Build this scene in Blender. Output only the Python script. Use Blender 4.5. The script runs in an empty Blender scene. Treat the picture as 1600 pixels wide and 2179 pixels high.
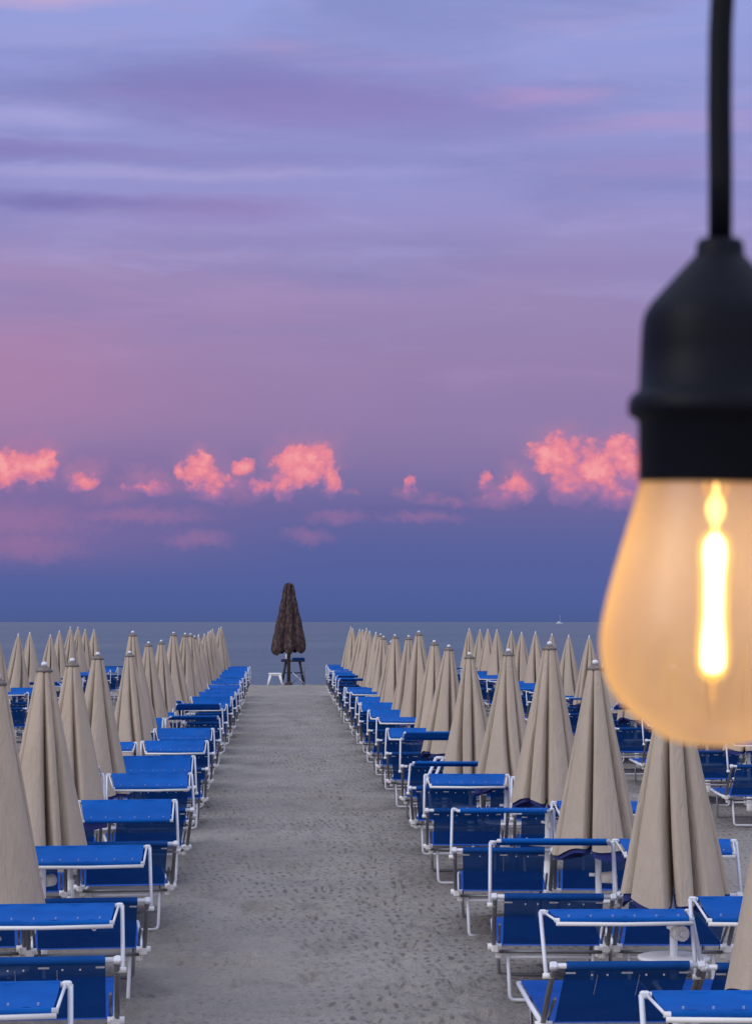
import bpy, math, random
import numpy as np
from mathutils import Vector, Matrix

S = bpy.context.scene
COL = S.collection
PI = math.pi


def lin(r, g, b):
    f = lambda c: (c / 255 / 12.92) if c / 255 <= 0.04045 else ((c / 255 + 0.055) / 1.055) ** 2.4
    return (f(r), f(g), f(b), 1.0)


# ------------------------------------------------------------------ camera
CAM_H = 2.2
cam_d = bpy.data.cameras.new("camera")
cam = bpy.data.objects.new("camera", cam_d)
COL.objects.link(cam)
cam.location = (0, 0, CAM_H)
cam.rotation_euler = (math.radians(90 + 2.826), 0, math.radians(-2.452))
cam_d.sensor_fit = 'VERTICAL'
cam_d.sensor_height = 24.0
cam_d.lens = 24.0 * 4740 / 2179
cam_d.clip_start = 0.05
cam_d.clip_end = 90000
cam_d.dof.use_dof = True
cam_d.dof.focus_distance = 32.0
cam_d.dof.aperture_fstop = 24.0
S.camera = cam
S.view_settings.view_transform = 'Standard'
S.view_settings.look = 'None'
S.view_settings.exposure = 0
S.view_settings.gamma = 1


# ------------------------------------------------------------------ node helper
class NT:
    def __init__(self, tree):
        self.t = tree
        tree.nodes.clear()

    def n(self, kind, ins=None, **props):
        nd = self.t.nodes.new(kind)
        for k, v in props.items():
            setattr(nd, k, v)
        for k, v in (ins or {}).items():
            self.set(nd.inputs[k], v)
        return nd

    def set(self, sock, v):
        if isinstance(v, bpy.types.NodeSocket):
            self.t.links.new(v, sock)
        elif isinstance(v, bpy.types.Node):
            self.t.links.new(v.outputs[0], sock)
        else:
            if sock.type == 'RGBA' and len(v) == 3:
                v = (*v, 1)
            sock.default_value = v

    def m(self, op, a, b=None, c=None, clamp=False):
        nd = self.t.nodes.new('ShaderNodeMath')
        nd.operation = op
        nd.use_clamp = clamp
        self.set(nd.inputs[0], a)
        if b is not None: self.set(nd.inputs[1], b)
        if c is not None: self.set(nd.inputs[2], c)
        return nd.outputs[0]

    def v(self, op, a, b=None, out=0, scale=None):
        nd = self.t.nodes.new('ShaderNodeVectorMath')
        nd.operation = op
        self.set(nd.inputs[0], a)
        if b is not None: self.set(nd.inputs[1], b)
        if scale is not None: self.set(nd.inputs['Scale'], scale)
        return nd.outputs[out]

    def mix(self, f, a, b, blend='MIX'):
        nd = self.t.nodes.new('ShaderNodeMix')
        nd.data_type = 'RGBA'
        nd.blend_type = blend
        self.set(nd.inputs[0], f)
        self.set(nd.inputs[6], a)
        self.set(nd.inputs[7], b)
        return nd.outputs[2]

    def sstep(self, x, a, b, lo=0.0, hi=1.0):
        nd = self.t.nodes.new('ShaderNodeMapRange')
        nd.interpolation_type = 'SMOOTHSTEP'
        self.set(nd.inputs[0], x)
        for i, q in enumerate((a, b, lo, hi)):
            nd.inputs[1 + i].default_value = q
        return nd.outputs[0]

    def noise(self, vec, scale, detail=4, rough=0.5, dist=0.0, out=0):
        nd = self.n('ShaderNodeTexNoise', {'Vector': vec, 'Scale': scale, 'Detail': detail, 'Roughness': rough, 'Distortion': dist})
        return nd.outputs[out]

    def ramp(self, fac, stops, interp='LINEAR'):
        nd = self.t.nodes.new('ShaderNodeValToRGB')
        nd.color_ramp.interpolation = interp
        el = nd.color_ramp.elements
        while len(el) > 1: el.remove(el[-1])
        el[0].position = stops[0][0]; el[0].color = stops[0][1]
        for p, c in stops[1:]:
            e = el.new(p); e.color = c
        self.set(nd.inputs[0], fac)
        return nd.outputs[0]


# ------------------------------------------------------------------ world: dusk sky opposite the sunset
SUN_EL, SUN_AZ = math.radians(5.0), math.radians(246)   # the sunset glow is behind the camera
W = bpy.data.worlds.new("World")
S.world = W
W.use_nodes = True
w = NT(W.node_tree)
tc = w.n('ShaderNodeTexCoord')
sep = w.n('ShaderNodeSeparateXYZ', {0: tc.outputs['Generated']})
X, Y, Z = sep.outputs
az = w.m('ARCTAN2', X, Y)                      # radians from the beach's seaward axis
el = w.m('ARCSINE', Z)
MR = 4740.0
# angular sky coordinates in units of 1/4740 rad
U = w.m('MULTIPLY', az, MR)
V = w.m('MULTIPLY', el, MR)
uv = w.n('ShaderNodeCombineXYZ', {0: U, 1: V, 2: 0.0}).outputs[0]


def sky_stop(v, rgb):
    return (max(0.0, min(1.0, v / 1600.0)), lin(*rgb))


wob = w.m('MULTIPLY', w.m('SUBTRACT', w.noise(w.v('MULTIPLY', uv, (0.0012, 0.003, 0)), 1.0, 3), 0.5), 160)
Vw = w.m('ADD', V, w.m('MULTIPLY', wob, w.sstep(V, 150, 450)))
fac = w.m('DIVIDE', Vw, 1600.0, clamp=True)
base = w.ramp(fac, [sky_stop(0, (72, 91, 146)), sky_stop(60, (77, 94, 155)), sky_stop(160, (85, 95, 156)),
                    sky_stop(245, (103, 99, 156)), sky_stop(330, (126, 111, 162)), sky_stop(430, (146, 121, 167)),
                    sky_stop(540, (155, 128, 172)), sky_stop(650, (156, 134, 180)), sky_stop(760, (153, 140, 190)),
                    sky_stop(880, (149, 145, 202)), sky_stop(1020, (146, 149, 208)), sky_stop(1323, (149, 159, 219)),
                    sky_stop(1600, (140, 155, 215))])
# pinker towards the camera's left, bluer to its right, in the middle heights
side = w.sstep(U, -700, 500)
midh = w.m('MULTIPLY', w.sstep(V, 230, 480), w.sstep(V, 950, 560))
base = w.mix(w.m('MULTIPLY', w.m('MULTIPLY', midh, w.m('SUBTRACT', 1.0, side)), 0.36), base, lin(174, 128, 170))
base = w.mix(w.m('MULTIPLY', w.m('MULTIPLY', midh, side), 0.30), base, lin(128, 122, 172))
lowp = w.m('MULTIPLY', w.sstep(U, 150, -620), w.m('MULTIPLY', w.sstep(V, 70, 190), w.sstep(V, 400, 280)))
base = w.mix(w.m('MULTIPLY', lowp, 0.7), base, lin(128, 106, 160))
# high thin cloud sheets: wide, flat streaks
hi = w.sstep(V, 420, 760)
st1 = w.noise(w.v('MULTIPLY', uv, (0.0010, 0.0062, 0)), 1.0, 5, 0.55, 0.6)
st2 = w.noise(w.v('ADD', w.v('MULTIPLY', uv, (0.0022, 0.0135, 0)), (7.3, 2.1, 0)), 1.0, 5, 0.55, 0.5)
st3 = w.noise(w.v('ADD', w.v('MULTIPLY', uv, (0.0016, 0.0085, 0)), (1.7, 9.4, 3.0)), 1.0, 4, 0.55, 0.3)
base = w.mix(w.m('MULTIPLY', w.m('MULTIPLY', w.sstep(st1, 0.44, 0.70), hi), 0.50), base, lin(122, 126, 184))
base = w.mix(w.m('MULTIPLY', w.m('MULTIPLY', w.sstep(st2, 0.48, 0.76), w.sstep(V, 480, 800)), 0.36), base, lin(172, 164, 216))
base = w.mix(w.m('MULTIPLY', w.m('MULTIPLY', w.sstep(st3, 0.52, 0.80), w.sstep(V, 300, 700)), 0.42), base, lin(178, 148, 196))
# single named streaks of the high sheet (centre azimuth, elevation, half sizes, colour, strength)
streaks = [(-560, 1302, 260, 28, (196, 168, 208), 0.8), (-130, 1130, 430, 70, (120, 116, 180), 0.7), (150, 1085, 520, 85, (136, 122, 186), 0.75),
           (-520, 1058, 190, 30, (172, 168, 220), 0.6), (560, 1108, 150, 22, (178, 150, 200), 0.7),
           (-560, 985, 330, 22, (128, 112, 176), 0.6), (-60, 978, 600, 26, (132, 128, 188), 0.55), (-300, 945, 620, 16, (170, 164, 214), 0.6),
           (-480, 878, 270, 26, (116, 110, 174), 0.8), (-130, 872, 260, 30, (140, 116, 176), 0.6), (-150, 800, 620, 20, (132, 128, 186), 0.4),
           (820, 1045, 280, 26, (176, 150, 200), 0.6), (800, 960, 260, 26, (158, 140, 196), 0.5),
           (600, 750, 340, 30, (146, 126, 180), 0.45), (120, 690, 380, 30, (168, 142, 190), 0.4), (-640, 500, 320, 110, (180, 130, 168), 0.35)]
wn = w.noise(w.v('MULTIPLY', uv, (0.004, 0.016, 0)), 1.0, 5, 0.6, 0, 1)
uvs = w.v('ADD', uv, w.v('MULTIPLY', w.v('SUBTRACT', wn, (0.5, 0.5, 0.5)), (300, 60, 0)))
for (cu, cv, ru, rv, colr, k) in streaks:
    d = w.v('LENGTH', w.v('MULTIPLY', w.v('SUBTRACT', uvs, (cu, cv, 0)), (1 / ru, 1 / rv, 0)), out=1)
    base = w.mix(w.sstep(d, 1.45, 0.0, 0, k * 0.9), base, lin(*colr))

# sunset-lit cumulus low over the sea
warp1 = w.noise(w.v('MULTIPLY', uv, (0.02, 0.02, 0)), 1.0, 5, 0.6, 0, 1)
warp2 = w.noise(w.v('MULTIPLY', uv, (0.075, 0.075, 0)), 1.0, 4, 0.6, 0, 1)
uvc = w.v('ADD', uv, w.v('MULTIPLY', w.v('SUBTRACT', warp1, (0.5, 0.5, 0.5)), (54, 46, 0)))
uvc = w.v('ADD', uvc, w.v('MULTIPLY', w.v('SUBTRACT', warp2, (0.5, 0.5, 0.5)), (15, 15, 0)))


def puffs(lst, coord):
    acc = None
    for (px, py, rx, ry) in lst:
        d = w.v('LENGTH', w.v('MULTIPLY', w.v('SUBTRACT', coord, (px - 597, 1323 - py, 0)), (1 / rx, 1 / ry, 0)), out=1)
        acc = d if acc is None else w.m('MINIMUM', acc, d)
    return w.m('SUBTRACT', 1.0, acc)


BRIGHT = [(62, 1000, 62, 40), (8, 1005, 46, 42), (98, 998, 30, 36), (-90, 990, 70, 50), (180, 1028, 34, 20), (312, 1040, 44, 16),
          (425, 1005, 36, 36), (452, 1040, 50, 32), (524, 994, 24, 20), (548, 1043, 22, 26), (384, 1000, 16, 20),
          (630, 1000, 46, 46), (672, 985, 44, 38), (703, 1015, 22, 42), (604, 1035, 28, 32),
          (874, 1033, 14, 20), (1030, 1025, 16, 28), (1104, 1035, 34, 27), (1075, 1058, 48, 18),
          (1200, 975, 66, 46), (1255, 1010, 84, 58), (1330, 985, 56, 54), (1320, 1048, 66, 34), (1215, 1050, 50, 26),
          (1500, 1000, 120, 60), (1700, 1030, 90, 40)]
FAINT = [(60, 960, 60, 30), (190, 1000, 36, 22), (240, 1056, 56, 22), (350, 1035, 60, 16), (500, 1040, 66, 34), (640, 965, 80, 24), (745, 1046, 16, 9),
         (865, 1050, 30, 14), (915, 1062, 26, 12), (960, 1064, 40, 10), (1060, 1066, 60, 18), (1250, 945, 90, 26),
         (420, 1146, 72, 22), (655, 1140, 52, 20), (300, 1098, 150, 16), (720, 1098, 70, 16), (60, 1165, 130, 34), (20, 1110, 190, 44), (900, 1100, 90, 14)]
def billow(coord, sc):
    v_ = w.n('ShaderNodeTexVoronoi', {'Vector': coord, 'Scale': sc, 'Smoothness': 0.35}, feature='SMOOTH_F1')
    return w.m('SUBTRACT', 0.5, v_.outputs['Distance'])     # about -0.3 .. 0.5, rounded crests


b1 = billow(w.v('ADD', uv, w.v('MULTIPLY', w.v('SUBTRACT', warp1, (0.5, 0.5, 0.5)), (44, 36, 0))), 0.021)
b2 = billow(w.v('ADD', uv, w.v('MULTIPLY', w.v('SUBTRACT', warp2, (0.5, 0.5, 0.5)), (24, 24, 0))), 0.052)
fine = w.noise(w.v('MULTIPLY', uv, (0.055, 0.06, 0)), 1.0, 6, 0.62, 0.3)
dB = puffs([(x_, y_, rx_ * 1.16, ry_ * 1.14) for (x_, y_, rx_, ry_) in BRIGHT], uvc)
dF = puffs(FAINT, uvc)
uvs2 = w.v('ADD', uv, w.v('MULTIPLY', w.v('SUBTRACT', warp1, (0.5, 0.5, 0.5)), (120, 90, 0)))
dH = puffs([(x_, y_ - 20, rx_ * 1.7 + 14, ry_ * 1.5 + 8) for (x_, y_, rx_, ry_) in BRIGHT if rx_ > 24], uvs2)
dBn = w.m('ADD', dB, w.m('ADD', w.m('MULTIPLY', b1, 0.50), w.m('ADD', w.m('MULTIPLY', b2, 0.28), w.m('MULTIPLY', w.m('SUBTRACT', fine, 0.5), 0.55))))
dFn = w.m('ADD', dF, w.m('MULTIPLY', w.m('SUBTRACT', fine, 0.5), 0.9))
# thin rosy veil around the heaps, then faint scraps, then the heaps themselves
base = w.mix(w.sstep(dH, -0.1, 1.0, 0, 0.36), base, lin(196, 128, 164))
base = w.mix(w.sstep(dFn, -0.4, 0.9, 0, 0.40), base, lin(168, 116, 160))
mB = w.m('MULTIPLY', w.sstep(dBn, -0.10, 0.30, 0, 0.92), w.sstep(V, 222, 285, 0.25, 1.0))
lit = w.m('ADD', w.m('MULTIPLY', b1, 0.50), w.m('ADD', w.m('MULTIPLY', b2, 0.32), w.m('MULTIPLY', w.m('SUBTRACT', fine, 0.5), 0.50)))
lit = w.m('ADD', lit, w.m('MULTIPLY', dB, 0.42))
lit = w.m('ADD', lit, w.sstep(V, 240, 330, -0.50, 0.10))
cumul = w.ramp(w.sstep(lit, -0.42, 0.62), [(0, lin(136, 108, 164)), (0.34, lin(178, 118, 164)), (0.6, lin(222, 128, 152)), (0.8, lin(243, 138, 150)), (1, lin(253, 164, 163))])
base = w.mix(w.m('MULTIPLY', mB, 0.94), base, cumul)
# below the horizon (under the sea sheet) and the sunset half of the sky behind the camera
back = w.m('MULTIPLY', w.sstep(Y, 0.15, -0.9), w.m('EXPONENT', w.m('MULTIPLY', w.m('ABSOLUTE', Z), -2.4)))
glow = w.mix(back, base, (1.55, 1.42, 1.45, 1))
zen = w.sstep(Z, 0.34, 0.85)
skyc = w.mix(zen, glow, (0.86, 0.96, 1.28, 1))
nish = w.n('ShaderNodeTexSky', sky_type='NISHITA', sun_disc=False, sun_elevation=SUN_EL, sun_rotation=SUN_AZ, altitude=0.0)
bg1 = w.n('ShaderNodeBackground', {'Color': skyc, 'Strength': 1.0})
bg2 = w.n('ShaderNodeBackground', {'Color': nish.outputs[0], 'Strength': 0.004})
add = w.n('ShaderNodeAddShader', {0: bg1.outputs[0], 1: bg2.outputs[0]})
w.n('ShaderNodeOutputWorld', {'Surface': add.outputs[0]})

# added soft lamp, high from the left, to bring out relief after sunset
sl = bpy.data.lights.new("sun", 'SUN')
sl.energy = 1.15
sl.angle = math.radians(34)
sl.color = (1.0, 0.94, 0.88)
sun = bpy.data.objects.new("sun", sl)
COL.objects.link(sun)
sd = Vector((math.sin(SUN_AZ) * math.cos(math.radians(30)), math.cos(SUN_AZ) * math.cos(math.radians(30)), math.sin(math.radians(30))))
sun.rotation_euler = sd.to_track_quat('Z', 'Y').to_euler()


# ------------------------------------------------------------------ materials
def mat(name):
    m = bpy.data.materials.new(name)
    m.use_nodes = True
    return m, NT(m.node_tree)


def simple(name, rgb, rough=0.5, metal=0.0, var=0.12, scale=8, bump=0.0, bscale=200, spec=0.5):
    m, t = mat(name)
    co = t.n('ShaderNodeTexCoord').outputs['Object']
    oi = t.n('ShaderNodeObjectInfo')
    nz = t.noise(t.v('ADD', co, t.v('SCALE', oi.outputs['Location'], scale=1.7)), scale, 4, 0.6)
    c = t.mix(nz, tuple(x * (1 - var) for x in rgb), tuple(min(1, x * (1 + var)) for x in rgb))
    p = t.n('ShaderNodeBsdfPrincipled', {'Base Color': c, 'Roughness': rough, 'Metallic': metal, 'Specular IOR Level': spec})
    if bump:
        b = t.n('ShaderNodeBump', {'Height': t.noise(co, bscale, 2), 'Strength': bump, 'Distance': 0.003})
        t.set(p.inputs['Normal'], b)
    t.n('ShaderNodeOutputMaterial', {'Surface': p})
    return m


M_WHITE = simple('white_paint', (0.68, 0.70, 0.735), 0.4, var=0.06)
M_ALU = simple('grey_aluminium', (0.20, 0.20, 0.21), 0.42, 0.55, var=0.12)
M_PLASTIC = simple('white_plastic', (0.74, 0.74, 0.72), 0.45, var=0.08)
M_BEIGE_PL = simple('cream_plastic', (0.55, 0.53, 0.47), 0.5, var=0.1)
M_CAP = simple('umbrella_cap', (0.14, 0.12, 0.105), 0.6)
M_NAVY = simple('navy_lining', (0.012, 0.022, 0.13), 0.85, var=0.2)
M_BLACK = simple('black_rubber', (0.0016, 0.0026, 0.0068), 0.5, var=0.3, scale=60, spec=0.13)
M_WOOD = simple('dark_wood', (0.022, 0.024, 0.034), 0.7, var=0.3, scale=14)
M_POLEWOOD = simple('brown_wood', (0.05, 0.033, 0.026), 0.75, var=0.3, scale=10)
M_SEAM = simple('pale_seam', (0.28, 0.34, 0.50), 0.7)


def fabric_blue(name, c1, c2, see=0.0):
    m, t = mat(name)
    co = t.n('ShaderNodeTexCoord').outputs['Object']
    oi = t.n('ShaderNodeObjectInfo')
    cj = t.v('ADD', co, t.v('SCALE', oi.outputs['Location'], scale=1.3))
    nz = t.noise(t.v('MULTIPLY', cj, (2.2, 6, 6)), 1.0, 5, 0.6)
    c = t.mix(t.sstep(nz, 0.3, 0.7), c1, c2)
    # pale salt bloom
    c = t.mix(t.sstep(t.noise(cj, 7.0, 5, 0.65), 0.54, 0.8, 0, 0.26), c, (0.07, 0.15, 0.38, 1))
    wv = t.noise(co, 260, 1)
    b = t.n('ShaderNodeBump', {'Height': wv, 'Strength': 0.35, 'Distance': 0.002})
    p = t.n('ShaderNodeBsdfPrincipled', {'Base Color': c, 'Roughness': 0.7, 'Specular IOR Level': 0.12, 'Normal': b})
    tl = t.n('ShaderNodeBsdfTranslucent', {'Color': t.mix(0.0, c, c)})
    s = t.n('ShaderNodeMixShader', {0: 0.08, 1: p.outputs[0], 2: tl.outputs[0]})
    if see:
        tr = t.n('ShaderNodeBsdfTransparent', {'Color': (0.6, 0.75, 1, 1)})
        s = t.n('ShaderNodeMixShader', {0: see, 1: s.outputs[0], 2: tr.outputs[0]})
    t.n('ShaderNodeOutputMaterial', {'Surface': s.outputs[0]})
    return m


M_SHADE = fabric_blue('blue_canvas', (0.0015, 0.078, 0.335, 1), (0.002, 0.106, 0.43, 1))
M_MESH = fabric_blue('blue_mesh_cloth', (0.0015, 0.052, 0.225, 1), (0.002, 0.068, 0.28, 1), 0.09)  # backrest cloth, darker than the canvas: underside shade is partly in the colour
M_SEAT = fabric_blue('blue_seat_cloth', (0.003, 0.060, 0.30, 1), (0.004, 0.078, 0.38, 1), 0.03)


def fabric_beige():
    m, t = mat('beige_canvas')
    co = t.n('ShaderNodeTexCoord').outputs['Object']
    oi = t.n('ShaderNodeObjectInfo')
    cj = t.v('ADD', co, t.v('SCALE', oi.outputs['Location'], scale=1.9))
    nz = t.noise(t.v('MULTIPLY', cj, (5, 5, 1.2)), 1.0, 5, 0.6)
    c = t.mix(t.sstep(nz, 0.3, 0.72), (0.425, 0.352, 0.265, 1), (0.482, 0.402, 0.308, 1))
    c = t.mix(t.m('MULTIPLY', oi.outputs['Random'], 0.30), c, (0.37, 0.325, 0.265, 1))
    c = t.mix(t.sstep(t.noise(cj, 3.0, 6, 0.7), 0.56, 0.80, 0, 0.22), c, (0.30, 0.255, 0.20, 1))
    b = t.n('ShaderNodeBump', {'Height': t.noise(t.v('MULTIPLY', co, (22, 22, 3.5)), 1.0, 5, 0.6, 0.8), 'Strength': 0.5, 'Distance': 0.03})
    p = t.n('ShaderNodeBsdfPrincipled', {'Base Color': c, 'Roughness': 0.9, 'Specular IOR Level': 0.15, 'Normal': b})
    t.n('ShaderNodeOutputMaterial', {'Surface': p})
    return m


M_BEIGE = fabric_beige()


def fabric_brown():
    m, t = mat('brown_patterned_cloth')
    co = t.n('ShaderNodeTexCoord').outputs['Object']
    nz = t.noise(t.v('MULTIPLY', co, (16, 16, 2.2)), 1.0, 5, 0.65)
    n2 = t.noise(t.v('MULTIPLY', co, (9, 9, 7)), 1.0, 4, 0.65)
    f = t.m('ADD', t.m('MULTIPLY', nz, 0.6), t.m('MULTIPLY', n2, 0.8))
    c = t.ramp(t.sstep(f, 0.42, 0.98), [(0, (0.016, 0.011, 0.013, 1)), (0.5, (0.052, 0.037, 0.038, 1)), (1, (0.135, 0.094, 0.084, 1))])
    p = t.n('ShaderNodeBsdfPrincipled', {'Base Color': c, 'Roughness': 0.95, 'Specular IOR Level': 0.1})
    t.n('ShaderNodeOutputMaterial', {'Surface': p})
    return m


M_BROWN = fabric_brown()


def sand_mat():
    m, t = mat('sand')
    co = t.n('ShaderNodeTexCoord').outputs['Object']
    sp = t.n('ShaderNodeSeparateXYZ', {0: co})
    big = t.noise(t.v('MULTIPLY', co, (0.35, 0.2, 1)), 1.0, 5, 0.6)
    mid = t.noise(t.v('MULTIPLY', co, (1.6, 0.9, 1)), 1.0, 5, 0.62)
    c = t.mix(t.sstep(big, 0.32, 0.68), (0.285, 0.254, 0.216, 1), (0.350, 0.322, 0.284, 1))
    c = t.mix(t.sstep(mid, 0.48, 0.74, 0, 0.6), c, (0.180, 0.158, 0.134, 1))
    grain = t.noise(co, 90, 3, 0.7)
    c = t.mix(t.sstep(grain, 0.35, 0.7, 0, 0.40), c, (0.16, 0.145, 0.13, 1))
    # scattered dark specks
    vo = t.n('ShaderNodeTexVoronoi', {'Vector': t.v('MULTIPLY', co, (1, 0.7, 1)), 'Scale': 7.0, 'Randomness': 1.0})
    few = t.m('GREATER_THAN', t.n('ShaderNodeSeparateColor', {0: vo.outputs['Color']}).outputs[0], 0.80)
    sc = t.n('ShaderNodeSeparateColor', {0: vo.outputs['Color']}).outputs[1]
    spot = t.m('MULTIPLY', few, t.m('LESS_THAN', vo.outputs['Distance'], t.m('MULTIPLY_ADD', sc, 0.12, 0.05)))
    c = t.mix(t.m('MULTIPLY', spot, 0.55), c, (0.060, 0.050, 0.042, 1))
    # dark crumbs: shade of trodden, raked relief put into the sand colour
    cr = t.noise(t.v('MULTIPLY', co, (24, 11, 1)), 1.0, 4, 0.7, 0.4)
    wh = t.noise(t.v('ADD', t.v('MULTIPLY', co, (0.8, 0.35, 1)), (4.2, 1.7, 0)), 1.0, 4, 0.6)
    c = t.mix(t.m('MULTIPLY', t.sstep(cr, 0.52, 0.70), t.sstep(wh, 0.40, 0.62, 0.08, 0.75)), c, (0.108, 0.092, 0.078, 1))
    # comb marks of the beach cleaner: rows of pits, their shade painted, in patches
    sw = t.n('ShaderNodeSeparateXYZ', {0: t.v('ADD', co, t.v('MULTIPLY', t.v('SUBTRACT', t.noise(co, 2.2, 3, 0.6, 0, 1), (0.5, 0.5, 0.5)), (0.22, 0.22, 0)))})
    cx_ = t.m('SINE', t.m('MULTIPLY', t.m('ADD', sw.outputs[0], t.m('MULTIPLY', sw.outputs[1], 0.10)), 2 * PI / 0.075))
    cy_ = t.m('SINE', t.m('MULTIPLY', t.m('ADD', sw.outputs[1], t.m('MULTIPLY', sw.outputs[0], -0.25)), 2 * PI / 0.15))
    pit = t.m('ADD', t.m('MULTIPLY', cx_, 0.5), t.m('ADD', t.m('MULTIPLY', cy_, 0.55), t.m('MULTIPLY', t.m('SUBTRACT', t.noise(co, 16, 3, 0.7), 0.5), 1.5)))
    pm = t.sstep(t.m('ADD', t.noise(t.v('ADD', t.v('MULTIPLY', co, (0.55, 0.22, 1)), (9.1, 3.3, 0)), 1.0, 4, 0.6), t.m('MULTIPLY', t.sstep(sp.outputs[0], -0.5, 1.0), 0.10)), 0.43, 0.62, 0.12, 0.78)
    c = t.mix(t.m('MULTIPLY', t.sstep(pit, 0.25, 1.15), pm), c, (0.112, 0.096, 0.082, 1))
    pl = t.noise(t.v('ADD', t.v('MULTIPLY', co, (6, 3.5, 1)), (1.2, 8.7, 0)), 1.0, 3, 0.6)
    c = t.mix(t.sstep(pl, 0.58, 0.74, 0, 0.4), c, (0.33, 0.315, 0.295, 1))
    # damp band at the water's edge
    c = t.mix(t.sstep(sp.outputs[1], 79.5, 82.0, 0, 0.4), c, (0.11, 0.105, 0.10, 1))
    h = t.m('ADD', t.m('MULTIPLY', t.noise(co, 9, 5, 0.65), 0.7), t.m('MULTIPLY', t.noise(co, 34, 4, 0.65), 0.35))
    b = t.n('ShaderNodeBump', {'Height': h, 'Strength': 0.9, 'Distance': 0.055})
    p = t.n('ShaderNodeBsdfPrincipled', {'Base Color': c, 'Roughness': 0.95, 'Specular IOR Level': 0.15, 'Normal': b})
    t.n('ShaderNodeOutputMaterial', {'Surface': p})
    return m


M_SAND = sand_mat()


def sea_mat():
    m, t = mat('sea_water')
    co = t.n('ShaderNodeTexCoord').outputs['Object']
    h1 = t.noise(t.v('MULTIPLY', co, (0.10, 0.55, 1)), 1.0, 5, 0.6)
    h2 = t.noise(t.v('MULTIPLY', co, (0.8, 1.6, 1)), 1.0, 4, 0.6)
    h3 = t.noise(t.v('MULTIPLY', co, (0.004, 0.03, 1)), 1.0, 4, 0.6)
    h = t.m('ADD', t.m('MULTIPLY', h1, 0.5), t.m('MULTIPLY', h2, 0.12))
    b = t.n('ShaderNodeBump', {'Height': h, 'Strength': 0.9, 'Distance': 0.9})
    c = t.mix(t.sstep(h3, 0.38, 0.62), (0.036, 0.088, 0.116, 1), (0.058, 0.116, 0.134, 1))
    h4 = t.noise(t.v('MULTIPLY', co, (0.012, 0.06, 1)), 1.0, 6, 0.7)
    c = t.mix(t.sstep(h4, 0.47, 0.66, 0, 0.8), c, (0.024, 0.060, 0.088, 1))
    p = t.n('ShaderNodeBsdfPrincipled', {'Base Color': c, 'Roughness': 0.3, 'IOR': 1.333, 'Specular IOR Level': 0.16, 'Normal': b})
    t.n('ShaderNodeOutputMaterial', {'Surface': p})
    return m


M_SEA = sea_mat()


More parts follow.
